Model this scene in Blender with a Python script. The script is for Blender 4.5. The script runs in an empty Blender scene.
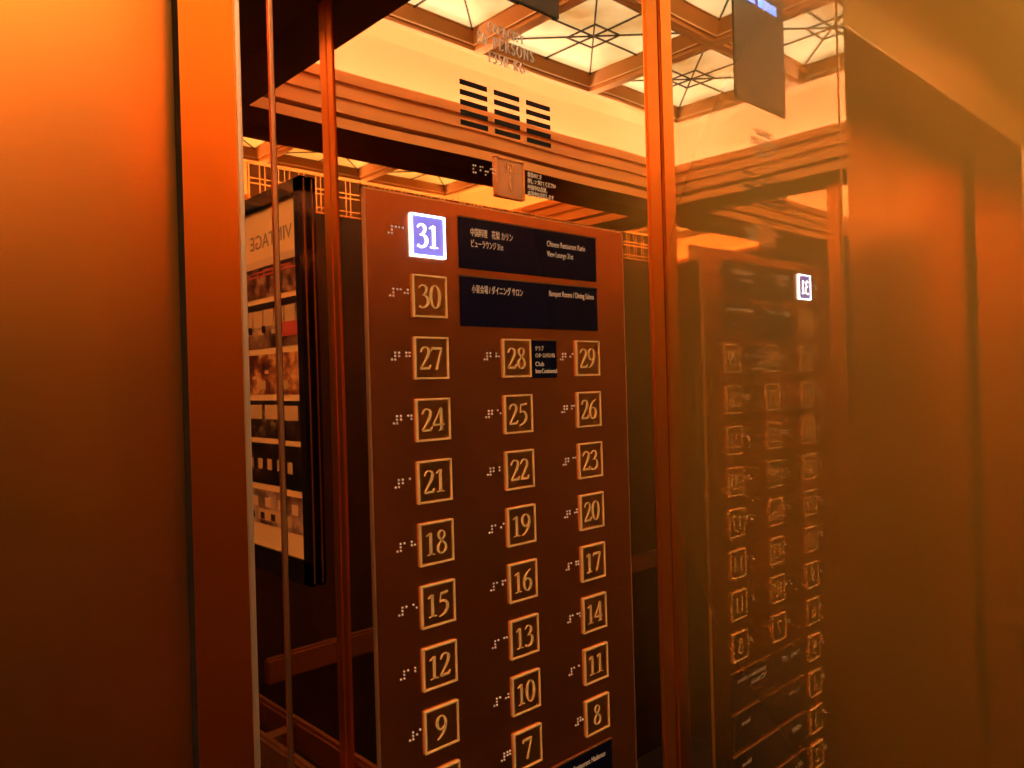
import bpy, bmesh, math, random
from mathutils import Vector, Matrix
random.seed(4)
S = 0.05            # every plan length below is in units of one button row (50 mm); heights are from eye level, 1.5 m
EYE = 1.5
W, L = 40.1, 28.2   # car width and depth
FLOOR = -30.0
SC = bpy.context.scene
COL = SC.collection

def P(x, y, z):
    return Vector((x * S, y * S, z * S + EYE))

# ------------------------------------------------------------------ materials
def mat(name):
    m = bpy.data.materials.new(name); m.use_nodes = True
    nt = m.node_tree
    b = nt.nodes['Principled BSDF']
    return m, nt, b

def principled(name, color, metal=0.0, rough=0.5, emis=None, es=0.0, noise=None, spec=0.5, coat=0.0, bump=None):
    m, nt, b = mat(name)
    b.inputs['Base Color'].default_value = (*color, 1)
    b.inputs['Metallic'].default_value = metal
    b.inputs['Roughness'].default_value = rough
    b.inputs['Specular IOR Level'].default_value = spec
    b.inputs['Coat Weight'].default_value = coat
    b.inputs['Coat Roughness'].default_value = 0.05
    if emis:
        b.inputs['Emission Color'].default_value = (*emis, 1)
        b.inputs['Emission Strength'].default_value = es
    if noise:       # (scale xyz, low factor, high factor): brushed or grained colour variation
        tc = nt.nodes.new('ShaderNodeTexCoord'); mp = nt.nodes.new('ShaderNodeMapping')
        mp.inputs['Scale'].default_value = noise[0]
        nz = nt.nodes.new('ShaderNodeTexNoise'); nz.inputs['Scale'].default_value = 1.0; nz.inputs['Detail'].default_value = 6
        rp = nt.nodes.new('ShaderNodeValToRGB')
        rp.color_ramp.elements[0].position = .3; rp.color_ramp.elements[1].position = .7
        rp.color_ramp.elements[0].color = (*[c * noise[1] for c in color], 1)
        rp.color_ramp.elements[1].color = (*[min(1, c * noise[2]) for c in color], 1)
        nt.links.new(tc.outputs['Object'], mp.inputs['Vector']); nt.links.new(mp.outputs['Vector'], nz.inputs['Vector'])
        nt.links.new(nz.outputs['Fac'], rp.inputs['Fac']); nt.links.new(rp.outputs['Color'], b.inputs['Base Color'])
    if bump:        # (scale xyz, distance)
        tc = nt.nodes.new('ShaderNodeTexCoord'); mp = nt.nodes.new('ShaderNodeMapping')
        mp.inputs['Scale'].default_value = bump[0]
        nz = nt.nodes.new('ShaderNodeTexNoise'); nz.inputs['Scale'].default_value = 1.0; nz.inputs['Detail'].default_value = 2
        bp = nt.nodes.new('ShaderNodeBump'); bp.inputs['Distance'].default_value = bump[1]; bp.inputs['Strength'].default_value = 1.0
        nt.links.new(tc.outputs['Object'], mp.inputs['Vector']); nt.links.new(mp.outputs['Vector'], nz.inputs['Vector'])
        nt.links.new(nz.outputs['Fac'], bp.inputs['Height']); nt.links.new(bp.outputs['Normal'], b.inputs['Normal'])
    return m

def mirror(name, tint, haze, haze_tint, haze_rough, wave):
    """polished coloured steel: a sharp lobe, a wide lobe for the fine brushing, and a slight buckle of the sheet"""
    m, nt, b = mat(name)
    nt.nodes.remove(b)
    out = nt.nodes['Material Output']
    g1 = nt.nodes.new('ShaderNodeBsdfGlossy'); g1.inputs['Roughness'].default_value = 0.012; g1.inputs['Color'].default_value = (*tint, 1)
    g2 = nt.nodes.new('ShaderNodeBsdfGlossy'); g2.inputs['Roughness'].default_value = haze_rough; g2.inputs['Color'].default_value = (*haze_tint, 1)
    mx = nt.nodes.new('ShaderNodeMixShader'); mx.inputs[0].default_value = haze
    nt.links.new(g1.outputs[0], mx.inputs[1]); nt.links.new(g2.outputs[0], mx.inputs[2])
    nt.links.new((mx if haze else g1).outputs[0], out.inputs[0])
    if haze:        # a finely brushed sheet scatters when met squarely and turns mirror-like at grazing incidence
        lw = nt.nodes.new('ShaderNodeLayerWeight'); lw.inputs['Blend'].default_value = .5
        mr = nt.nodes.new('ShaderNodeMapRange'); mr.interpolation_type = 'SMOOTHSTEP'
        mr.inputs['From Min'].default_value = .31; mr.inputs['From Max'].default_value = .12
        mr.inputs['To Min'].default_value = 0; mr.inputs['To Max'].default_value = haze
        nt.links.new(lw.outputs['Facing'], mr.inputs['Value']); nt.links.new(mr.outputs['Result'], mx.inputs[0])
    if wave:
        tc = nt.nodes.new('ShaderNodeTexCoord')
        nz = nt.nodes.new('ShaderNodeTexNoise'); nz.inputs['Scale'].default_value = 5.5; nz.inputs['Detail'].default_value = 0
        bp = nt.nodes.new('ShaderNodeBump'); bp.inputs['Distance'].default_value = wave; bp.inputs['Strength'].default_value = 1.0
        nt.links.new(tc.outputs['Object'], nz.inputs['Vector']); nt.links.new(nz.outputs['Fac'], bp.inputs['Height'])
        nt.links.new(bp.outputs['Normal'], g1.inputs['Normal'])
    return m

M = {}
M['mirror_front'] = mirror('polished bronze front', (.95, .84, .72), 0, (.9, .55, .22), .35, .00030)
M['mirror_side'] = mirror('polished gold side', (.90, .78, .55), .44, (1.0, .76, .16), .50, .0)
M['mirror_rear'] = mirror('polished bronze rear', (.93, .74, .48), 0, (.9, .55, .22), .4, .0)
M['mirror_band'] = mirror('polished copper band', (.95, .60, .25), 0, (.9, .5, .2), .4, .0)
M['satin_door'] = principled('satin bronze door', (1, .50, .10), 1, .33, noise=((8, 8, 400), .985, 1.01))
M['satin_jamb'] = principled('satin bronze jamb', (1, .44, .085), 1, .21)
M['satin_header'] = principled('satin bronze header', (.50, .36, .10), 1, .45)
M['copper'] = principled('satin copper trim', (1, .40, .065), 1, .33)
M['edge_gold'] = principled('bright bevelled edge', (1, .84, .58), .85, .40)
M['joint'] = principled('joint strip', (1, .78, .50), 1, .28)
M['gap'] = principled('dark gap', (.012, .006, .003), 0, .8)
M['cop'] = principled('brushed bronze faceplate', (.92, .39, .145), 1, .27, noise=((160, 3, 3), .97, 1.02))
M['cop_edge'] = principled('faceplate edge', (.95, .55, .24), .9, .35)
M['button_face'] = principled('button face', (.78, .38, .12), 1, .30)
M['button_rim'] = principled('button rim', (1, .74, .30), .1, .45)
M['numeral'] = principled('button numeral', (1, .74, .30), .1, .5)
M['lit_rim'] = principled('lit button rim', (.8, .9, 1), 0, .4, emis=(.40, .58, 1), es=9.0)
M['lit_numeral'] = principled('lit numeral', (.9, .95, 1), 0, .4, emis=(.78, .90, 1), es=4.5)
M['lit_face'] = principled('lit button face', (.25, .22, .5), 0, .4, emis=(.18, .16, .75), es=.75)
M['braille'] = principled('braille dots', (1, .92, .85), 0, .4)
M['sign'] = principled('navy sign plate', (.005, .006, .024), 0, .22, spec=.3)
M['sign_edge'] = principled('sign edge', (.25, .17, .07), .8, .4)
M['lettering'] = principled('pale lettering', (1, .92, .8), 0, .5)
M['etched'] = principled('etched lettering', (1, .97, .90), .15, .5)
M['black'] = principled('black slot', (.004, .003, .003), 0, .7)
M['sos'] = principled('call button face', (.80, .52, .30), .85, .42)
M['sos_rim'] = principled('call button rim', (1, .72, .42), 1, .25)
M['display'] = principled('indicator glass', (.035, .03, .012), 0, .30, spec=.7)
M['display_blue'] = principled('indicator light', (.2, .3, .9), 0, .4, emis=(.12, .25, 1), es=3.0)
M['lacquer'] = principled('dark brown lacquer', (.034, .012, .005), 0, .28, noise=((25, 25, 4), .7, 1.35), coat=.3)
M['plaid_ground'] = principled('etched brown metal', (.20, .085, .022), .7, .45)
M['plaid_line'] = principled('polished gold inlay', (1, .72, .26), 1, .16)
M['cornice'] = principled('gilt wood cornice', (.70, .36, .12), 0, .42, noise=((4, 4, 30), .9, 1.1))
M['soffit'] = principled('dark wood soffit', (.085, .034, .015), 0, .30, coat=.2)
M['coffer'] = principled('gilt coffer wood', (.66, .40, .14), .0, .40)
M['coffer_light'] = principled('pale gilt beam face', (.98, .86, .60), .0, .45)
M['cove'] = principled('cream cove plaster', (.93, .80, .70), 0, .8)
M['lattice'] = principled('dark lattice bar', (.035, .022, .01), 0, .45)
M['carpet'] = principled('dark brown carpet', (.012, .005, .0025), 0, .95, noise=((60, 60, 60), .6, 1.5))
M['rail'] = principled('dark bronze handrail', (.34, .12, .035), .7, .3)
M['frame_black'] = principled('gloss black frame', (.010, .006, .007), 0, .12, coat=.6)
M['paper'] = principled('cream paper', (1, .50, .145), 0, .55)
M['led'] = principled('warm cove strip', (1, .8, .5), 0, .5, emis=(1, .64, .47), es=20)
M['housing'] = principled('lamp housing white', (.95, .9, .8), 0, .8)
M['poster_ink'] = principled('poster title ink', (.35, .17, .07), 0, .6)

def glass_panel_mat():
    """backlit alabaster glass: the panel itself is the lamp"""
    m, nt, b = mat('backlit amber glass')
    b.inputs['Base Color'].default_value = (.8, .7, .5, 1); b.inputs['Roughness'].default_value = .25
    tc = nt.nodes.new('ShaderNodeTexCoord'); nz = nt.nodes.new('ShaderNodeTexNoise'); nz.inputs['Scale'].default_value = 3.2; nz.inputs['Detail'].default_value = 5
    rp = nt.nodes.new('ShaderNodeValToRGB')
    rp.color_ramp.elements[0].color = (.40, .27, .10, 1); rp.color_ramp.elements[1].color = (1, .86, .60, 1)
    rp.color_ramp.elements[0].position = .36; rp.color_ramp.elements[1].position = .56
    nt.links.new(tc.outputs['Object'], nz.inputs['Vector']); nt.links.new(nz.outputs['Fac'], rp.inputs['Fac'])
    nt.links.new(rp.outputs['Color'], b.inputs['Emission Color']); b.inputs['Emission Strength'].default_value = 1.25
    return m
M['glass'] = glass_panel_mat()

def photo_mat(name, stops, scale, seed):
    """a small photographic print: blotches of ink, all in one flat print"""
    m, nt, b = mat(name)
    b.inputs['Roughness'].default_value = .35
    tc = nt.nodes.new('ShaderNodeTexCoord'); mp = nt.nodes.new('ShaderNodeMapping')
    mp.inputs['Location'].default_value = (seed * 3.1, seed * 1.7, seed)
    mp.inputs['Scale'].default_value = (1, scale, scale * 1.2)
    nz = nt.nodes.new('ShaderNodeTexNoise'); nz.inputs['Scale'].default_value = 1; nz.inputs['Detail'].default_value = 5; nz.inputs['Roughness'].default_value = .65
    rp = nt.nodes.new('ShaderNodeValToRGB'); el = rp.color_ramp.elements
    el[0].position, el[0].color = stops[0][0], (*stops[0][1], 1)
    el[1].position, el[1].color = stops[-1][0], (*stops[-1][1], 1)
    for p_, c_ in stops[1:-1]:
        e = el.new(p_); e.color = (*c_, 1)
    nt.links.new(tc.outputs['Object'], mp.inputs['Vector']); nt.links.new(mp.outputs['Vector'], nz.inputs['Vector'])
    nt.links.new(nz.outputs['Fac'], rp.inputs['Fac']); nt.links.new(rp.outputs['Color'], b.inputs['Base Color'])
    return m

# ------------------------------------------------------------------ mesh helpers
class MB:
    def __init__(self): self.v = []; self.f = []; self.mi = []
    def face(self, pts, mi=0):
        n = len(self.v); self.v += [tuple(P(*p)) for p in pts]; self.f.append(tuple(range(n, n + len(pts)))); self.mi.append(mi)
    def box(self, a, b, mi=0, bev=0.0):
        x0, y0, z0 = [min(a[i], b[i]) for i in range(3)]; x1, y1, z1 = [max(a[i], b[i]) for i in range(3)]
        bm = bmesh.new(); bmesh.ops.create_cube(bm, size=1)
        for v in bm.verts:
            v.co = Vector(((x0 + x1) / 2 + v.co.x * (x1 - x0), (y0 + y1) / 2 + v.co.y * (y1 - y0), (z0 + z1) / 2 + v.co.z * (z1 - z0)))
        if bev > 0:
            bmesh.ops.bevel(bm, geom=list(bm.edges), offset=bev, segments=2, affect='EDGES')
        self.bm(bm, mi)
    def bm(self, bm, mi=0, mat=None):
        n = len(self.v); bm.verts.index_update()
        for v in bm.verts:
            co = mat @ v.co if mat else v.co
            self.v.append(tuple(P(*co)))
        for f in bm.faces:
            self.f.append(tuple(n + v.index for v in f.verts)); self.mi.append(mi)
        bm.free()
    def prism(self, poly, fn, t0, t1, mi=0):
        """poly: 2D outline; fn(u, v, t) -> point"""
        n = len(self.v); k = len(poly)
        self.v += [tuple(P(*fn(u, v, t0))) for u, v in poly] + [tuple(P(*fn(u, v, t1))) for u, v in poly]
        self.f.append(tuple(n + i for i in range(k))); self.mi.append(mi)
        self.f.append(tuple(n + k + i for i in reversed(range(k)))); self.mi.append(mi)
        for i in range(k):
            j = (i + 1) % k
            self.f.append((n + i, n + k + i, n + k + j, n + j)); self.mi.append(mi)
    def build(self, name, mats, parent=None, smooth=False):
        me = bpy.data.meshes.new(name); o = bpy.data.objects.new(name, me)
        org = Vector((0, 0, 0))
        vs = [Vector(v) for v in self.v]
        lo = [min(v[i] for v in vs) for i in range(3)]; hi = [max(v[i] for v in vs) for i in range(3)]
        org = Vector([(lo[i] + hi[i]) / 2 for i in range(3)])
        me.from_pydata([tuple(v - org) for v in vs], [], self.f)
        if not isinstance(mats, (list, tuple)): mats = [mats]
        for m in mats: me.materials.append(m)
        for p, mi in zip(me.polygons, self.mi): p.material_index = mi; p.use_smooth = smooth
        bm = bmesh.new(); bm.from_mesh(me); bmesh.ops.recalc_face_normals(bm, faces=bm.faces); bm.to_mesh(me); bm.free()
        COL.objects.link(o)
        if parent is not None:
            o.parent = parent; o.location = org - pworld(parent)
        else:
            o.location = org
        return o

def pworld(o):
    p = Vector(o.location)
    while o.parent is not None:
        o = o.parent; p += Vector(o.location)
    return p

def empty(name, loc, parent=None):
    o = bpy.data.objects.new(name, None); o.empty_display_size = .05; COL.objects.link(o)
    w = P(*loc)
    if parent is not None: o.parent = parent; o.location = w - pworld(parent)
    else: o.location = w
    return o

def tag(o, label=None, cat=None, group=None, kind=None):
    if label: o['label'] = label
    if cat: o['category'] = cat
    if group: o['group'] = group
    if kind: o['kind'] = kind
    return o
def struct(o, label=None): return tag(o, label, None, None, 'structure')

# ------------------------------------------------------------------ serif characters cut as tapering strokes
G = {
 '0': [[(.26,1,.05),(.11,.86,.10),(.05,.5,.13),(.11,.14,.10),(.26,0,.05),(.41,.14,.10),(.47,.5,.13),(.41,.86,.10),(.26,1,.05)]],
 '1': [[(.26,.0,.12),(.26,.5,.12),(.26,.97,.12)], [(.06,.84,.03),(.16,.9,.06),(.26,.96,.07)], [(.08,.02,.04),(.44,.02,.04)]],
 '2': [[(.05,.76,.05),(.12,.91,.07),(.25,.98,.06),(.39,.90,.11),(.42,.73,.12),(.34,.52,.10),(.18,.26,.06),(.04,.05,.05)], [(.04,.05,.10),(.46,.05,.10)], [(.44,.06,.08),(.50,.20,.03)]],
 '3': [[(.05,.84,.04),(.14,.95,.06),(.26,.98,.07),(.38,.88,.11),(.37,.70,.10),(.27,.57,.05),(.16,.53,.03)], [(.16,.53,.03),(.31,.53,.06),(.44,.40,.12),(.45,.20,.12),(.34,.04,.09),(.18,-.01,.07),(.05,.07,.10)]],
 '4': [[(.38,1,.05),(.2,.64,.045),(.01,.28,.05)], [(.01,.27,.075),(.54,.27,.075)], [(.385,1,.11),(.385,.5,.11),(.385,.0,.11)], [(.26,.015,.03),(.50,.015,.03)]],
 '5': [[(.14,.94,.10),(.30,.94,.10),(.48,.99,.08)], [(.14,.94,.04),(.10,.56,.04)], [(.10,.56,.04),(.23,.62,.08),(.39,.53,.12),(.45,.32,.13),(.37,.12,.10),(.21,-.01,.06),(.04,-.05,.04)]],
 '6': [[(.46,1,.03),(.28,.88,.07),(.12,.64,.11),(.06,.34,.12),(.12,.10,.10),(.26,0,.06),(.41,.10,.10),(.46,.30,.12),(.40,.50,.10),(.27,.58,.06),(.12,.49,.04)]],
 '7': [[(.03,.93,.11),(.51,.93,.11)], [(.50,.93,.06),(.37,.5,.07),(.24,0,.10)], [(.03,.93,.08),(.02,.80,.03)]],
 '8': [[(.26,1,.05),(.13,.90,.09),(.12,.74,.10),(.26,.56,.10),(.42,.38,.11),(.44,.14,.10),(.26,0,.05),(.09,.12,.10),(.09,.34,.10),(.24,.54,.06),(.39,.74,.08),(.39,.90,.08),(.26,1,.05)]],
 '9': [[(.06,0,.03),(.24,.12,.07),(.40,.36,.11),(.46,.66,.12),(.40,.90,.10),(.26,1,.06),(.11,.90,.10),(.06,.70,.12),(.12,.50,.10),(.25,.42,.06),(.40,.51,.04)]],
 'C': [[(.62,.80,.04),(.50,.95,.06),(.34,.99,.07),(.14,.84,.11),(.06,.5,.13),(.14,.16,.11),(.34,.01,.07),(.50,.05,.06),(.63,.20,.04)], [(.62,.97,.03),(.62,.72,.04)]],
 'A': [[(.32,1,.06),(.18,.5,.05),(.04,0,.05)], [(.32,1,.11),(.46,.5,.12),(.60,0,.12)], [(.12,.34,.05),(.50,.34,.05)], [(-.04,.02,.04),(.14,.02,.04)], [(.50,.02,.04),(.70,.02,.04)]],
 'P': [[(.14,0,.12),(.14,1,.12)], [(.14,.97,.05),(.36,.97,.06),(.48,.76,.11),(.36,.52,.06),(.14,.50,.05)], [(.02,.02,.04),(.28,.02,.04)], [(.02,.98,.04),(.14,.98,.04)]],
 'I': [[(.14,0,.12),(.14,1,.12)], [(.02,.02,.04),(.26,.02,.04)], [(.02,.98,.04),(.26,.98,.04)]],
 'T': [[(.30,0,.12),(.30,1,.12)], [(.02,.97,.06),(.58,.97,.06)], [(.18,.02,.04),(.42,.02,.04)], [(.02,.98,.05),(.02,.80,.03)], [(.58,.98,.05),(.58,.80,.03)]],
 'Y': [[(.04,1,.12),(.17,.72,.12),(.30,.45,.10)], [(.58,1,.05),(.44,.72,.05),(.30,.45,.05)], [(.30,.47,.12),(.30,0,.12)], [(.18,.02,.04),(.42,.02,.04)], [(-.04,.98,.04),(.14,.98,.04)], [(.48,.98,.04),(.66,.98,.04)]],
 'E': [[(.14,0,.12),(.14,1,.12)], [(.02,.97,.06),(.50,.97,.06)], [(.14,.52,.05),(.40,.52,.05)], [(.02,.03,.06),(.52,.03,.06)], [(.50,.98,.05),(.50,.82,.03)], [(.52,.03,.05),(.54,.20,.03)]],
 'R': [[(.14,0,.12),(.14,1,.12)], [(.14,.97,.05),(.36,.97,.06),(.47,.76,.11),(.36,.53,.06),(.14,.51,.05)], [(.30,.52,.10),(.46,.25,.12),(.62,.02,.10)], [(.02,.02,.04),(.28,.02,.04)], [(.02,.98,.04),(.14,.98,.04)]],
 'S': [[(.42,.80,.04),(.34,.95,.06),(.24,.99,.07),(.09,.88,.10),(.10,.68,.11),(.26,.52,.12),(.42,.34,.12),(.42,.12,.10),(.25,.0,.07),(.12,.05,.06),(.05,.22,.04)]],
 'O': [[(.36,1,.07),(.15,.86,.11),(.06,.5,.13),(.15,.14,.11),(.36,0,.07),(.57,.14,.11),(.66,.5,.13),(.57,.86,.11),(.36,1,.07)]],
 'N': [[(.12,0,.05),(.12,1,.05)], [(.12,1,.11),(.36,.5,.12),(.62,0,.11)], [(.62,0,.05),(.62,1,.05)], [(.02,.02,.04),(.22,.02,.04)], [(.52,.98,.04),(.72,.98,.04)], [(.0,.98,.04),(.12,.98,.04)]],
 'K': [[(.14,0,.12),(.14,1,.12)], [(.56,1,.05),(.36,.76,.05),(.14,.48,.05)], [(.26,.60,.10),(.44,.30,.12),(.64,.0,.11)], [(.02,.02,.04),(.26,.02,.04)], [(.02,.98,.04),(.26,.98,.04)], [(.46,.98,.04),(.64,.98,.04)]],
 'G': [[(.62,.80,.04),(.50,.95,.06),(.34,.99,.07),(.14,.84,.11),(.06,.5,.13),(.14,.16,.11),(.34,.01,.07),(.52,.05,.06),(.62,.12,.06)], [(.60,.04,.11),(.60,.44,.11)], [(.48,.44,.04),(.72,.44,.04)]],
}
ADV = {'1': .52, 'I': .30, 'P': .58, 'C': .72, 'A': .70, 'T': .64, 'Y': .66, 'E': .62, 'R': .68, 'S': .52, 'O': .76, 'N': .78, 'K': .70, 'G': .78, ' ': .40}

def stroke(mb, pts, place, mi=0):
    """a tapering ribbon through (x, y, width) points"""
    q = []
    n = len(pts)
    if n == 2: q = list(pts)
    else:
        closed = pts[0][:2] == pts[-1][:2]
        for i in range(n - 1):
            p0 = pts[i - 1] if i > 0 else (pts[-2] if closed else pts[0])
            p1, p2 = pts[i], pts[i + 1]
            p3 = pts[i + 2] if i + 2 < n else (pts[1] if closed else pts[-1])
            for k in range(5):
                t = k / 5
                q.append(tuple(.5 * (2 * p1[j] + (p2[j] - p0[j]) * t + (2 * p0[j] - 5 * p1[j] + 4 * p2[j] - p3[j]) * t * t + (-p0[j] + 3 * p1[j] - 3 * p2[j] + p3[j]) * t ** 3) for j in range(3)))
        q.append(pts[-1])
    le, ri = [], []
    for i, (x, y, w) in enumerate(q):
        a, b = q[max(0, i - 1)], q[min(len(q) - 1, i + 1)]
        dx, dy = b[0] - a[0], b[1] - a[1]
        l = math.hypot(dx, dy) or 1
        nx, ny = -dy / l * w / 2, dx / l * w / 2
        if w > .045 and abs(dx) > abs(dy) * 3: pass
        le.append((x + nx, y + ny)); ri.append((x - nx, y - ny))
    n0 = len(mb.v); k = len(q)
    for t in (0, 1):
        for (a, b) in zip(le, ri):
            mb.v.append(tuple(P(*place(a[0], a[1], t)))); mb.v.append(tuple(P(*place(b[0], b[1], t))))
    def idx(t, i, s): return n0 + t * 2 * k + 2 * i + s
    for i in range(k - 1):
        for fc in ((idx(1, i, 0), idx(1, i, 1), idx(1, i + 1, 1), idx(1, i + 1, 0)),
                   (idx(0, i, 0), idx(0, i + 1, 0), idx(0, i + 1, 1), idx(0, i, 1)),
                   (idx(0, i, 0), idx(1, i, 0), idx(1, i + 1, 0), idx(0, i + 1, 0)),
                   (idx(0, i, 1), idx(0, i + 1, 1), idx(1, i + 1, 1), idx(1, i, 1))):
            mb.f.append(fc); mb.mi.append(mi)
    for i in (0, k - 1):
        mb.f.append((idx(0, i, 0), idx(0, i, 1), idx(1, i, 1), idx(1, i, 0))); mb.mi.append(mi)

def serif(mb, s, x0, z0, h, y0, y1, wide=1.0, track=0.0, center=None):
    """write s on the front wall plane, baseline z0, height h"""
    tot = sum(ADV.get(c, .54) * wide * h + track for c in s) - track
    if center is not None: x0 = center - tot / 2
    x = x0
    for c in s:
        if c != ' ':
            for st in G[c]:
                stroke(mb, st, lambda u, v, t, x=x: (x + u * h * wide, y0 + (y1 - y0) * t, z0 + v * h))
        x += ADV.get(c, .54) * wide * h + track
    return tot

def text(name, s, x, y, z, size, m, parent, align='LEFT', width=None, rot=(math.pi / 2, 0, 0)):
    cu = bpy.data.curves.new(name, 'FONT'); cu.body = s; cu.size = size * S; cu.align_x = align; cu.extrude = .0002
    cu.materials.append(m)
    o = bpy.data.objects.new(name, cu); COL.objects.link(o)
    w = P(x, y, z); o.rotation_euler = rot
    if parent is not None: o.parent = parent; o.location = w - pworld(parent)
    else: o.location = w
    if width:
        bpy.context.view_layer.update()
        d = o.dimensions.x
        if d > 0: o.scale.x = width * S / d
    bpy.context.view_layer.update()
    me = bpy.data.meshes.new_from_object(o.evaluated_get(bpy.context.evaluated_depsgraph_get()))
    n = bpy.data.objects.new(name, me); COL.objects.link(n)
    n.parent = o.parent; n.location = o.location.copy(); n.rotation_euler = o.rotation_euler.copy(); n.scale = o.scale.copy()
    bpy.data.objects.remove(o)
    return n

# ------------------------------------------------------------------ the car shell
mb = MB(); mb.box((-W - 3, -L - 3, FLOOR - .6), (3, 5, FLOOR)); struct(mb.build('floor', M['carpet']))
SOF = 13.8          # underside of the cornice shelf
TOP = 22.4
# rear wall
wr = struct(empty('wall_rear', (-W / 2, -L - .3, FLOOR)))
mb = MB(); mb.box((-W, -L - .6, FLOOR), (0, -L, 9.6)); mb.build('lower_panel', M['lacquer'], wr)
mb = MB(); mb.box((-W, -L - .6, 9.6), (0, -L, SOF + .5)); mb.build('mirror_band', M['mirror_band'], wr)
pl = MB(); gr = MB()
zt = [11.70, 10.96, 10.70, 9.94, 9.66]
for k in range(5):
    a = 3.27 + 6.78 * k
    gr.box((-a - 6.78, -L + .02, 9.64), (-a, -L, 11.72))
    for c in (.74, 1.56, 2.20, 3.04, 4.05, 4.92, 5.94):
        for d in (-.145, .145):
            pl.box((-a - c - d - .03, -L + .05, 9.64), (-a - c - d + .03, -L + .02, 11.72))
    for c in (0, 6.78):
        pl.box((-a - c - .04, -L + .06, 9.62), (-a - c + .04, -L + .02, 11.74))
    for z in zt:
        pl.box((-a - 6.78, -L + .045, z - .03), (-a, -L + .02, z + .03))
gr.build('plaid_ground', M['plaid_ground'], wr)
pl.build('plaid_inlay', M['plaid_line'], wr)
# right wall (x = 0), left wall (x = -W): two polished panels each side of a copper strip
for side, x0, sg in (('right', 0.0, 1), ('left', -W, -1)):
    w = struct(empty('wall_' + side, (x0 + .3 * sg, -L / 2, FLOOR)))
    low = FLOOR if side == 'right' else 9.6
    if side == 'left':
        mb = MB(); mb.box((x0, -L, FLOOR), (x0 + .6 * sg, 0, low)); mb.build('lower_panel', M['lacquer'], w)  # dark lacquer put on this wall's lower part to darken the car
    for a, b in ((-13.62, 0), (-L, -14.62)):
        mb = MB(); mb.box((x0, a, low), (x0 + .6 * sg, b, SOF + .5))
        mb.build('mirror_panel', M['mirror_side'] if (side == 'right' and a > -14) else M['mirror_rear'], w)
    mb = MB(); mb.box((x0 + .3 * sg, -14.7, FLOOR), (x0 + .65 * sg, -13.55, SOF)); mb.build('groove', M['gap'], w)
    mb = MB(); mb.box((x0 - .04 * sg, -14.60, FLOOR), (x0 + .3 * sg, -14.12, SOF), bev=.03); mb.box((x0 - .04 * sg, -14.08, FLOOR), (x0 + .3 * sg, -13.72, SOF), bev=.03)
    mb.build('divider_strip', M['copper'], w)
# front wall (y = 0)
wf = struct(empty('wall_front', (-W / 2, .3, FLOOR)))
JX, KX = -9.57, -29.1
mb = MB(); mb.box((-9.03, 0, FLOOR), (-.50, .6, SOF + .5)); mb.build('mirror_panel', M['mirror_front'], wf)
mb = MB(); mb.box((JX + .05, 0, FLOOR), (-9.13, .6, SOF + .5)); mb.build('mirror_panel', M['mirror_front'], wf)
mb = MB(); mb.box((-9.11, -.03, FLOOR), (-9.05, .5, SOF), bev=.012); mb.build('joint_strip', M['joint'], wf)
mb = MB(); mb.box((-W, 0, FLOOR), (KX - .05, .6, SOF + .5)); mb.build('mirror_panel', M['mirror_front'], wf)
mb = MB(); mb.box((-.50, -.05, FLOOR), (-.03, .55, SOF), bev=.04); mb.build('corner_strip', M['copper'], wf)
mb = MB(); mb.box((-.03, .02, FLOOR), (0, .6, SOF)); mb.build('corner_gap', M['gap'], wf)
HZ = 10.6
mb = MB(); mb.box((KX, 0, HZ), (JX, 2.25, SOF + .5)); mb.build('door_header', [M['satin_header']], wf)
mb = MB(); mb.box((KX, -.02, HZ - .03), (JX, .06, HZ + .05), bev=.015); mb.build('header_edge', M['edge_gold'], wf)
# jambs with a bright chamfered edge
tr_n = 0
for jx, sg in ((JX, 1), (KX, -1)):
    tr_n += 1
    t = struct(empty('trim_%d' % tr_n, (jx, 1.1, FLOOR)))
    mb = MB(); mb.box((jx, .09, FLOOR), (jx + .5 * sg, 2.10, HZ)); mb.build('jamb_face', M['satin_jamb'], t)
    mb = MB(); mb.box((jx + .015 * sg, 2.10, FLOOR), (jx + .5 * sg, 2.40, HZ)); mb.build('running_gap', M['gap'], t)
    mb = MB()
    mb.prism([(jx, .035), (jx + .035 * sg, 0), (jx + .05 * sg, 0), (jx + .05 * sg, .09), (jx, .09)], lambda u, v, t_: (u, v, t_), FLOOR, HZ)
    mb.build('chamfer', M['edge_gold'], t)
# door: two satin leaves, and the dark running gap behind the jambs
dr = struct(empty('door_1', ((JX + KX) / 2, 2.5, FLOOR)))
mid = (JX + KX) / 2
for a, b in ((KX - .5, mid - .03), (mid + .03, JX + .8)):
    mb = MB(); mb.box((a, 2.42, FLOOR), (b, 2.9, HZ + .6), bev=.03); mb.build('door_leaf', M['satin_door'], dr)
mb = MB(); mb.box((KX - 1, 3.0, FLOOR), (JX + 1, 3.3, HZ + 1)); mb.build('backing', M['gap'], dr)

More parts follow.
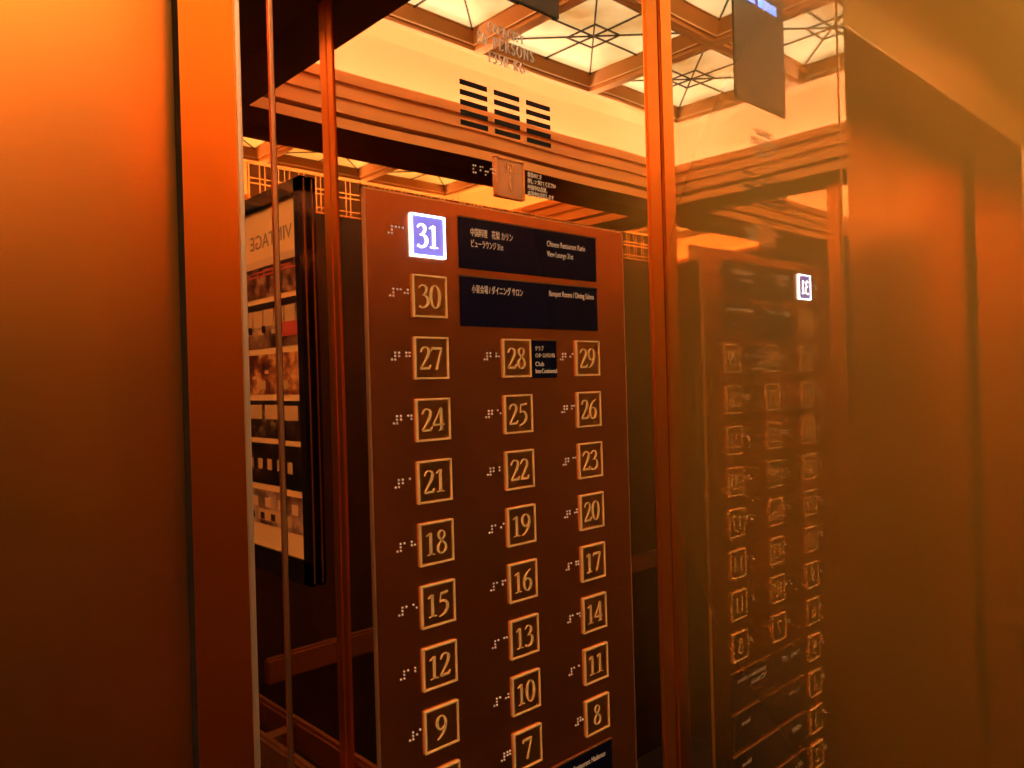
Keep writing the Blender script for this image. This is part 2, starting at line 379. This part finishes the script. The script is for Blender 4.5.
# ------------------------------------------------------------------ cornice shelf, cove and tray ceiling
def ring(profile, mats, name, parent, closed=True):
    """sweep (inset, z, mat) points around the four walls"""
    mb = MB()
    def cor(i, z):
        return [(-i, -i, z), (-i, -L + i, z), (-W + i, -L + i, z), (-W + i, -i, z)]
    n = len(profile)
    for k in range(n if closed else n - 1):
        a, b = profile[k], profile[(k + 1) % n]
        A, B = cor(a[0], a[1]), cor(b[0], b[1])
        for j in range(4):
            mb.face([A[j], A[(j + 1) % 4], B[(j + 1) % 4], B[j]], a[2])
    return mb.build(name, mats, parent)
PI_ = 2.6
tc = struct(empty('trim_3', (-W / 2, -L / 2, SOF)))
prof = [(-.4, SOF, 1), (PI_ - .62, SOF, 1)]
z = SOF
for k in range(4):
    e = PI_ - .24 + .08 * k
    h = .57
    prof += [(e, z, 0), (e, z + h, 0), (e - .55, z + h, 1), (e - .55, z + h + .25, 0)]  # groove backs take the dark soffit colour to deepen their shade
    z += h + .25
prof = prof[:-2]
prof += [(PI_ - .25, z - .25, 0), (PI_ - .25, 15.2, 0), (-.4, 15.2, 0)]
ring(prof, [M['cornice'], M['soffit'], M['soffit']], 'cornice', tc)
cw = MB()
wc = struct(empty('trim_4', (-W / 2, -L / 2, SOF)))
ring([(-.02, 15.1, 0), (-.02, 20.6, 0), (.5, 21.9, 0), (1.6, TOP, 0)], [M['cove']], 'cove', wc, closed=False)
ce = struct(empty('ceiling', (-W / 2, -L / 2, TOP)))
mb = MB(); mb.box((-W - 1, -L - 1, TOP), (1, 1, TOP + .6)); mb.build('upper_slab', M['cove'], ce)
# luminous strips lying in the trough behind the cornice
for nm, a, b in (('rear', (-W + 3, -L + .45), (-3, -L + .75)), ('front', (-W + 3, -.75), (-3, -.45)),
                 ('right', (-.75, -L + 3), (-.45, -3)), ('left', (-W + .45, -L + 3), (-W + .75, -3))):
    mb = MB(); mb.box((a[0], a[1], 15.22), (b[0], b[1], 16.2), bev=.03)
    mb.build('light_strip', M['led'], ce)
TZ = 19.06          # underside of the tray
TX0, TX1, TY0, TY1 = 5.1, 35.0, 4.6, 23.6
GZ = 19.93
bx = [5.1, 15.07, 25.03, 35.0]; by = [4.6, 14.1, 23.6]
mb = MB()
mb.box((-TX1, -TY1, 22.0), (-TX0, -TY0, 22.2))
for a, b in (((-TX1, -TY1, TZ + .35), (-TX1 + .12, -TY0, 22.1)), ((-TX0 - .12, -TY1, TZ + .35), (-TX0, -TY0, 22.1)),
             ((-TX1, -TY1, TZ + .35), (-TX0, -TY1 + .12, 22.1)), ((-TX1, -TY0 - .12, TZ + .35), (-TX0, -TY0, 22.1))):
    mb.box(a, b)
mb.build('tray_housing', M['housing'], ce)
mb = MB()
for (a, b) in (((-TX1 - .25, -TY1 - .25), (-TX0 + .25, -TY1)), ((-TX1 - .25, -TY0), (-TX0 + .25, -TY0 + .25)),
               ((-TX1 - .25, -TY1), (-TX1, -TY0)), ((-TX0, -TY1), (-TX0 + .25, -TY0))):
    mb.box((a[0], a[1], TZ + .08), (b[0], b[1], TZ + .4))
mb.build('tray_edge', M['coffer_light'], ce)
for i, cx_, cy_ in ((0, -15, -9), (1, -30, -9), (2, -15, -19), (3, -30, -19)):
    mb = MB(); mb.box((cx_ - .15, cy_ - .15, 22.1), (cx_ + .15, cy_ + .15, TOP)); mb.build('hanger', M['housing'], ce)

WHICH = {(0, 0): 'nearest the control panel', (1, 0): 'middle of the row beside the doors', (2, 0): 'at the left wall, beside the doors',
         (0, 1): 'rear row, at the poster wall', (1, 1): 'middle of the rear row', (2, 1): 'rear row, at the far corner'}
for i in range(3):
    for j in range(2):
        x0, x1, y0, y1 = bx[i], bx[i + 1], by[j], by[j + 1]
        t = tag(empty('ceiling_light', (-(x0 + x1) / 2, -(y0 + y1) / 2, TZ)),
                'coffered backlit ceiling light, ' + WHICH[(i, j)], 'ceiling light', 'coffered ceiling lights')
        prof = [(0, TZ + .05), (.10, TZ), (.34, TZ), (.34, TZ + .20), (.50, TZ + .20), (.50, TZ + .28), (.95, GZ - .04), (1.05, GZ - .04), (1.05, GZ + .12), (0.02, GZ + .12)]
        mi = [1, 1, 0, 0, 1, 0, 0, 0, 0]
        mb = MB()
        for k in range(len(prof) - 1):
            (a, za), (b, zb) = prof[k], prof[k + 1]
            A = [(-x0 - a, -y0 - a, za), (-x0 - a, -y1 + a, za), (-x1 + a, -y1 + a, za), (-x1 + a, -y0 - a, za)]
            B = [(-x0 - b, -y0 - b, zb), (-x0 - b, -y1 + b, zb), (-x1 + b, -y1 + b, zb), (-x1 + b, -y0 - b, zb)]
            for q in range(4): mb.face([A[q], A[(q + 1) % 4], B[(q + 1) % 4], B[q]], mi[k])
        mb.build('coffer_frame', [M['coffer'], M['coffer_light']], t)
        mb = MB(); mb.box((-x1 + .9, -y1 + .9, GZ), (-x0 - .9, -y0 - .9, GZ + .05)); mb.build('glass_panel', M['glass'], t)
        cx_, cy_ = -(x0 + x1) / 2, -(y0 + y1) / 2
        hx, hy = (x1 - x0) / 2 - .95, (y1 - y0) / 2 - .95
        q = 1.05
        segs = [((-hx, -hy), (hx, hy)), ((-hx, hy), (hx, -hy)), ((-hx, 0), (hx, 0)), ((0, -hy), (0, hy)),
                ((-q, -q), (q, -q)), ((q, -q), (q, q)), ((q, q), (-q, q)), ((-q, q), (-q, -q))]
        mb = MB()
        for k, (a, b) in enumerate(segs):
            l = math.hypot(b[0] - a[0], b[1] - a[1]); nx, ny = -(b[1] - a[1]) / l * .042, (b[0] - a[0]) / l * .042
            zz = GZ - .09 - .003 * k
            mb.prism([(a[0] + nx, a[1] + ny), (b[0] + nx, b[1] + ny), (b[0] - nx, b[1] - ny), (a[0] - nx, a[1] - ny)],
                     lambda u, v, t_: (cx_ + u, cy_ + v, t_), zz, zz + .08)
        mb.build('lattice', M['lattice'], t)
        ld = bpy.data.lights.new('fill_spot', 'SPOT'); ld.energy = 6.5; ld.color = (1, .70, .38); ld.spot_size = 2.5; ld.spot_blend = 1; ld.shadow_soft_size = 0  # added spot without a fixture, brightens the poster and buttons
        lo = bpy.data.objects.new('fill_spot', ld); COL.objects.link(lo); lo.parent = t; lo.location = P(cx_, cy_, TZ + .3) - pworld(t)

# ------------------------------------------------------------------ handrails
def handrail(name, a, b, axis, wall, label):
    t = tag(empty(name, ((a[0] + b[0]) / 2, (a[1] + b[1]) / 2, -14)), label, 'handrail', 'handrails')
    mb = MB(); mb.box((a[0], a[1], -14.9), (b[0], b[1], -13.6), bev=.12); mb.build('rail', M['rail'], t)
    for f in (.12, .5, .88):
        if axis == 'y':
            y = a[1] + (b[1] - a[1]) * f
            xs = sorted((b[0] if wall > b[0] - .01 else a[0], wall))
            mb = MB(); mb.box((xs[0], y - .3, -14.5), (xs[1], y + .3, -13.9)); mb.build('bracket', M['rail'], t)
        else:
            x = a[0] + (b[0] - a[0]) * f
            mb = MB(); mb.box((x - .3, wall, -14.5), (x + .3, a[1], -13.9)); mb.build('bracket', M['rail'], t)
handrail('handrail', (-1.0, -L + 2), (-.6, -12.8), 'y', -.01, 'flat bronze handrail below the framed poster')
handrail('handrail', (-W + 3, -L + .8), (-3, -L + 1.3), 'x', -L + .01, 'flat bronze handrail along the plaid rear wall')

# ------------------------------------------------------------------ poster on the rear half of the right wall
FX0, FX1 = -.34, -.02
pt = tag(empty('framed_poster', (-.2, -21.3, -7.3)), 'tall black framed poster of photographs hanging on the mirrored side wall', 'poster')
YA, YB, ZA, ZB = -26.8, -15.85, -7.35, 7.85
mb = MB()
fw_ = .52
for a, b in (((FX0, YA, ZA), (FX1, YA + fw_, ZB)), ((FX0, YB - fw_, ZA), (FX1, YB, ZB)), ((FX0, YA, ZA), (FX1, YB, ZA + .95)), ((FX0, YA, ZB - .62), (FX1, YB, ZB))):
    mb.box(a, b, bev=.05)
mb.build('frame', M['frame_black'], pt)
mb = MB(); mb.box((FX0 + .15, YB - .02, ZA + .1), (FX0 + .20, YB + .015, ZB - .1)); mb.build('highlight_strip', M['rail'], pt)  # thin bronze strip laid on as the highlight down the frame's side
mb = MB(); mb.box((FX0 + .14, YA + .3, ZA + .5), (FX1, YB - .3, ZB - .3)); mb.build('paper', M['paper'], pt)
text('title', 'VINTAGE', FX0 + .13, -16.75, 5.72, .78, M['poster_ink'], pt, 'LEFT', 3.7, (math.pi / 2, 0, -math.pi / 2))
C_d, C_r, C_o, C_y = (.02, .006, .004), (.20, .03, .012), (.55, .17, .04), (.8, .45, .16)
rows = [(3.72, 5.25, 'terrace'), (1.68, 3.5, 'restaurant'), (-.2, 1.42, 'crowd'), (-1.98, -.46, 'lounge'), (-3.86, -2.2, 'bar'), (-5.5, -4.12, 'banquet')]
px = FX0 + .12
def yb(lst, mb, mi):     # little flat printed shapes (y0, y1, z0, z1)
    for (a, b, c, d) in lst: mb.box((px - .012 - .004 * mi, a, c), (px, b, d), mi)
PM = {
 'terrace': photo_mat('print terrace', [(.38, (.05, .012, .008)), (.5, (.22, .06, .02)), (.62, (.6, .25, .08))], 22, 1),
 'restaurant': photo_mat('print restaurant', [(.36, (.05, .014, .008)), (.5, (.3, .11, .035)), (.62, (.6, .30, .10))], 14, 2),
 'crowd': photo_mat('print crowd', [(.38, (.06, .012, .012)), (.5, (.30, .06, .015)), (.64, (.9, .34, .07))], 18, 3),
 'lounge': photo_mat('print lounge', [(.4, (.015, .006, .004)), (.55, (.06, .02, .01)), (.7, (.5, .25, .08))], 20, 4),
 'bar': photo_mat('print bar', [(.45, (.008, .004, .003)), (.6, (.04, .012, .006)), (.72, (.45, .18, .05))], 16, 5),
 'banquet': photo_mat('print banquet', [(.36, (.07, .02, .01)), (.5, (.3, .12, .05)), (.62, (.62, .32, .14))], 18, 6)}
ink_o = principled('print amber', (.72, .36, .11), 0, .4); ink_d = principled('print dark', (.03, .010, .006), 0, .4); ink_r = principled('print red', (.62, .07, .03), 0, .4); ink_w = principled('print pale', (.85, .42, .15), 0, .4)
Y0, Y1 = YA + .52 + .35, YB - .52 - .12
for z0, z1, nm in rows:
    mb = MB(); mb.box((px, Y0, z0), (px + .02, Y1, z1), 0)
    w_, h_ = Y1 - Y0, z1 - z0
    def r(a, b, c, d): return (Y1 - b * w_, Y1 - a * w_, z0 + c * h_, z0 + d * h_)   # fractions from the title's right-hand edge
    if nm == 'terrace':
        yb([r(0, 1, .8, 1)], mb, 4)
        yb([r(.02, .12, .66, .86), r(.14, .3, .74, .92), r(.3, .34, .6, 1.0), r(.42, .7, .72, .86), r(.75, 1, .7, .82)], mb, 2)
        yb([r(.0, .98, .56, .6), r(.04, .4, .66, .70), r(.44, .96, .68, .71)], mb, 3)
    if nm == 'restaurant':
        yb([r(0, 1, .86, 1)], mb, 2)
        yb([r(.02 + .098 * k, .105 + .098 * k, .48, .84) for k in range(10)], mb, 1)
        yb([r(.05 + .13 * k, .10 + .13 * k, .30, .40) for k in range(7)], mb, 1); yb([r(.03 + .13 * k, .06 + .13 * k, .34, .5) for k in range(7)], mb, 2); yb([r(.0, .14, .2, .5)], mb, 3)
    if nm == 'crowd':
        yb([r(.03 + .12 * k, .06 + .12 * k, .38 + .2 * ((k * 7) % 3) / 3, .46 + .2 * ((k * 7) % 3) / 3) for k in range(8)], mb, 4)
        yb([r(.1 + .2 * k, .16 + .2 * k, .12, .34) for k in range(4)], mb, 1)
    if nm == 'lounge':
        yb([r(.02 + .16 * k, .15 + .16 * k, .50, .88) for k in range(6)], mb, 1)
        yb([r(.17, .19, .4, .9), r(.56, .58, .3, .9), r(0, 1, .9, .94)], mb, 2)
    if nm == 'bar':
        yb([r(.08 + .09 * k, .12 + .09 * k, .36, .62) for k in range(9)], mb, 1)
    if nm == 'banquet':
        yb([r(.04 + .12 * k, .09 + .12 * k, .50, .78) for k in range(8)], mb, 4)
        yb([r(.1, .4, .12, .44), r(.5, .85, .1, .42)], mb, 1)
        yb([r(.14 + .1 * k, .18 + .1 * k, .14, .34) for k in range(7)], mb, 2)
    tag(mb.build('printed_photo', [PM[nm], ink_o, ink_d, ink_r, ink_w], pt), {'terrace': 'photo of a terrace building with red awnings', 'restaurant': 'photo of a bright dining room', 'crowd': 'photo of a crowd', 'lounge': 'photo of tables before tall windows', 'bar': 'dark photo of an evening room', 'banquet': 'photo of round banquet tables'}[nm])

# ------------------------------------------------------------------ car control panel
cp = tag(empty('control_panel', (-4.55, -.1, -8)), 'tall brushed bronze lift control panel with numbered floor buttons', 'control panel')
PX0, PX1, PZ0, PZ1 = -7.66, -1.44, -24.0, 3.05
PF = -.03       # front face of the faceplate
mb = MB(); mb.box((PX0 + .03, PF, PZ0), (PX1 - .03, 0.0, PZ1 - .03)); mb.build('faceplate', M['cop'], cp)
mb = MB()
mb.box((PX0, PF - .008, PZ0), (PX0 + .03, 0.0, PZ1)); mb.box((PX1 - .03, PF - .002, PZ0), (PX1, 0.0, PZ1)); mb.box((PX0, PF - .002, PZ1 - .03), (PX1, 0.0, PZ1))
mb.build('faceplate_edge', M['cop_edge'], cp)
CX = [-6.466, -4.556, -2.647]
BZ = .4346
BR = {'1': [0], '2': [0, 1], '3': [0, 3], '4': [0, 3, 4], '5': [0, 4], '6': [0, 1, 3], '7': [0, 1, 3, 4], '8': [0, 1, 4], '9': [1, 3], '0': [1, 3, 4]}
NUM = [2, 3, 4, 5]
def make_button(floor, x, z, lit=False):
    n = str(floor)
    b = empty('floor_button', (x, PF, z), cp)
    h = .345; f = PF - .022
    mb = MB(); mb.box((x - h + .02, f, z - h + .02), (x + h - .02, PF, z + h - .02)); mb.build('button_face', M['lit_face'] if lit else M['button_face'], b)
    mb = MB(); t = .031 if lit else .033
    mb.box((x - h, f - .02, z - h), (x - h + t, PF, z + h), bev=.006); mb.box((x + h - t, f - .02, z - h), (x + h, PF, z + h), bev=.006)
    mb.box((x - h + t * .5, f - .02, z - h), (x + h - t * .5, PF, z - h + t), bev=.006); mb.box((x - h + t * .5, f - .02, z + h - t), (x + h - t * .5, PF, z + h), bev=.006)
    mb.build('button_rim', M['lit_rim'] if lit else M['button_rim'], b)
    mb = MB(); serif(mb, n, 0, z - .185, .37, f, f - .012, wide=1.16, track=0, center=x - .01)
    mb.build('numeral', M['lit_numeral'] if lit else M['numeral'], b)
    tag(b, 'button for floor %s%s' % (n, ', lit blue white' if lit else ''))
    # braille: number sign, then the digits, left of the button
    mb = MB()
    cells = [[2, 3, 4, 5]] + [BR[c] for c in n]
    xx = x - h - .412 + .137 * (3 - len(cells))
    for c in cells:
        for d in c:
            dx, dz = (d // 3) * .062, -(d % 3) * .054
            bm = bmesh.new(); bmesh.ops.create_uvsphere(bm, u_segments=8, v_segments=5, radius=.020)
            mb.bm(bm, 0, Matrix.Translation((xx + dx, PF, z + .085 + dz)))
        xx += .137
    o = mb.build('braille_label', M['braille'], cp)
    return b
make_button(31, CX[0], BZ + 1.98, True)
make_button(30, CX[0], BZ + 1.0)
fl = 27
for r_ in range(7):
    for c_ in range(3): make_button(fl + c_, CX[c_], BZ - r_)
    fl -= 3
for n_, c_, r_ in ((6, 0, 7), (7, 1, 7), (8, 2, 7), (5, 0, 8), (4, 0, 9), (3, 0, 10), (2, 0, 11)):
    make_button(n_, CX[c_], BZ - r_)

def sign(x0, x1, z0, z1, lines, label):
    s = tag(empty('sign_plate', ((x0 + x1) / 2, PF, z0), cp), label)
    mb = MB(); mb.box((x0, PF - .025, z0), (x1, PF, z1), bev=.008); mb.build('plate', M['sign'], s)
    mb = MB(); mb.box((x0 - .02, PF - .03, z1), (x1 + .02, PF, z1 + .022)); mb.build('plate_edge', M['sign_edge'], s)
    for (t, x, z, size, w) in lines: text('lettering', t, x, PF - .027, z, size, M['lettering'], s, 'LEFT', w)
sign(-5.82, -2.32, 1.96, 2.82, [('中国料理　花梨 カリン', -5.58, 2.53, .155, .98), ('ビューラウンジ 31st', -5.58, 2.34, .15, .74), ('Chinese Restaurant Karin', -3.72, 2.53, .15, 1.06), ('View Lounge 31st', -3.72, 2.34, .15, .72)], 'wide navy sign plate beside floor 31')
sign(-5.82, -2.32, .98, 1.82, [('小宴会場 / ダイニング サロン', -5.58, 1.56, .155, 1.20), ('Banquet Rooms / Dining Salons', -3.70, 1.60, .15, 1.26)], 'wide navy sign plate beside floor 30')
sign(-4.21, -3.53, .07, .76, [('クラブ', -4.11, .58, .10, .22), ('インターコンチネンタル', -4.11, .45, .10, .52), ('Club', -4.11, .29, .115, .22), ('InterContinental', -4.11, .16, .115, .56)], 'small black sign plate beside floor 28')
for k, lines in enumerate(([('日本料理　なだ万', -5.6, -7.50, .16, .95), ('Japanese Restaurant Nadaman', -3.80, -7.43, .145, 1.34), ('Club', -3.80, -7.62, .145, .70)],
                           [('レストラン', -5.6, -8.50, .16, .6), ('Restaurant', -3.0, -8.50, .15, .4)],
                           [('大宴会場', -5.6, -9.50, .16, .5), ('Ballroom', -3.0, -9.50, .15, .4)],
                           [('ロビー', -5.6, -10.5, .16, .4), ('Lobby', -3.0, -10.5, .15, .3)])):
    sign(-5.85, -2.25, -8.04 - k, -7.18 - k, lines, 'wide black sign plate beside floor %d' % (5 - k))

# ------------------------------------------------------------------ fittings on the polished wall above the control panel
sos = tag(empty('emergency_call_button', (-4.58, -.06, 3.3)), 'square bronze SOS call button on the polished wall above the control panel', 'call button')
mb = MB(); mb.box((-4.91, -.03, 3.33), (-4.26, 0, 3.98), bev=.02); mb.build('button_face', M['sos'], sos)
mb = MB()
mb.box((-4.94, -.055, 3.30), (-4.90, 0, 4.01), bev=.008); mb.box((-4.27, -.055, 3.30), (-4.235, 0, 4.01), bev=.008); mb.box((-4.94, -.055, 3.30), (-4.235, 0, 3.335), bev=.008); mb.box((-4.94, -.055, 3.975), (-4.235, 0, 4.01), bev=.008)
mb.build('button_rim', M['sos_rim'], sos)
mb = MB(); serif(mb, 'SOS', 0, 3.76, .15, -.03, -.042, wide=.95, track=.01, center=-4.585)
mb.build('lettering', M['sos_rim'], sos)
mb = MB()
stroke(mb, [(0, 1, .10), (-.10, .8, .07), (-.13, .5, .06), (-.10, .2, .07), (0, 0, .10)], lambda u, v, t: (-4.56 + u * .3, -.03 - .012 * t, 3.42 + v * .27))
mb.build('handset_symbol', M['sos_rim'], sos)
mb = MB()
for c_, (cx_, dots) in enumerate(((-5.42, [0, 1, 3, 2, 5]), (-5.26, [0, 1, 3]), (-5.14, [1, 2, 4]), (-5.02, [0, 3, 4]))):
    for d in dots:
        bm = bmesh.new(); bmesh.ops.create_uvsphere(bm, u_segments=8, v_segments=5, radius=.017)
        mb.bm(bm, 0, Matrix.Translation((cx_ + (d // 3) * .05, 0, 3.76 - (d % 3) * .06)))
mb.build('braille_label', M['braille'], sos)
for k, (s_, w_) in enumerate((('非常のとき', .36), ('押しつづけてください', .74), ('呼出中は点滅、', .50), ('応答中は点灯します', .68))):
    text('instruction_lettering', s_, -4.12, -.006, 3.78 - .115 * k, .105, M['lettering'], sos, 'LEFT', w_)
vg = tag(empty('speaker_grille', (-4.58, -.01, 4.4)), 'grille of fifteen black slots in the polished wall below the capacity lettering', 'grille')
for (a, b) in ((-5.67, -5.06), (-4.89, -4.28), (-4.10, -3.48)):
    mb = MB()
    for k in range(5):
        z1 = 5.19 - .172 * k
        mb.box((a, -.008, z1 - .085), (b, .0, z1))
    mb.build('slot_column', M['black'], vg)
cap = tag(empty('capacity_notice', (-4.58, -.01, 5.7)), 'etched serif lettering of persons and weight limit, high on the polished wall', 'lettering')
for s_, z_, h_, wd, tr in (('CAPACITY', 6.20, .16, .84, .03), ('20 PERSONS', 5.93, .20, .90, .035), ('1350 KG', 5.66, .185, .95, .035)):
    mb = MB(); serif(mb, s_, 0, z_, h_, 0, -.012, wide=wd, track=tr, center=-4.56)
    mb.build('lettering_line', M['etched'], cap)
fi = tag(empty('floor_indicator', (-4.45, -.08, 6.93)), 'dark glass floor indicator with blue figures, above the capacity lettering', 'indicator')
mb = MB(); mb.box((-5.72, -.03, 6.93), (-3.17, 0, 12.6), bev=.02); mb.build('glass_plate', M['display'], fi)
mb = MB()
for a, b in (((-5.32, 9.55), (-4.38, 9.80)), ((-4.22, 9.55), (-3.70, 9.80)), ((-5.20, 10.35), (-4.38, 10.6)), ((-5.32, 11.15), (-4.38, 11.4)), ((-4.62, 9.55), (-4.38, 11.4)), ((-4.08, 9.55), (-3.84, 11.4))):
    mb.box((a[0], -.036, a[1]), (b[0], -.03, b[1]))
mb.build('figures', M['display_blue'], fi)

# ------------------------------------------------------------------ world, camera, exposure
w = bpy.data.worlds.new('world'); SC.world = w; w.use_nodes = True
w.node_tree.nodes['Background'].inputs[0].default_value = (0, 0, 0, 1)
f, yaw, pitch, roll, cx, cy = 769., .7491, -.0018, -.028, -14.0317, -10.0854
fw = Vector((math.sin(yaw) * math.cos(pitch), math.cos(yaw) * math.cos(pitch), math.sin(pitch)))
r = Vector((math.cos(yaw), -math.sin(yaw), 0)); u = r.cross(fw)
r2 = r * math.cos(roll) + u * math.sin(roll); u2 = -r * math.sin(roll) + u * math.cos(roll)
cam = bpy.data.objects.new('camera', bpy.data.cameras.new('camera')); COL.objects.link(cam)
mw = Matrix((( r2.x, u2.x, -fw.x, 0), (r2.y, u2.y, -fw.y, 0), (r2.z, u2.z, -fw.z, 0), (0, 0, 0, 1)))
mw.translation = P(cx, cy, 0)
cam.matrix_world = mw
cam.data.sensor_width = 36; cam.data.lens = f / 1024 * 36; cam.data.clip_start = .02
SC.camera = cam
SC.view_settings.view_transform = 'Standard'; SC.view_settings.look = 'None'
SC.view_settings.gamma = 1; SC.view_settings.exposure = 0.08
SC.view_settings.use_curve_mapping = False
SC.cycles.max_bounces = 24; SC.cycles.glossy_bounces = 20; SC.cycles.diffuse_bounces = 6; SC.cycles.transmission_bounces = 8
SC.cycles.sample_clamp_indirect = 5
SC.cycles.use_denoising = True; SC.cycles.use_adaptive_sampling = False
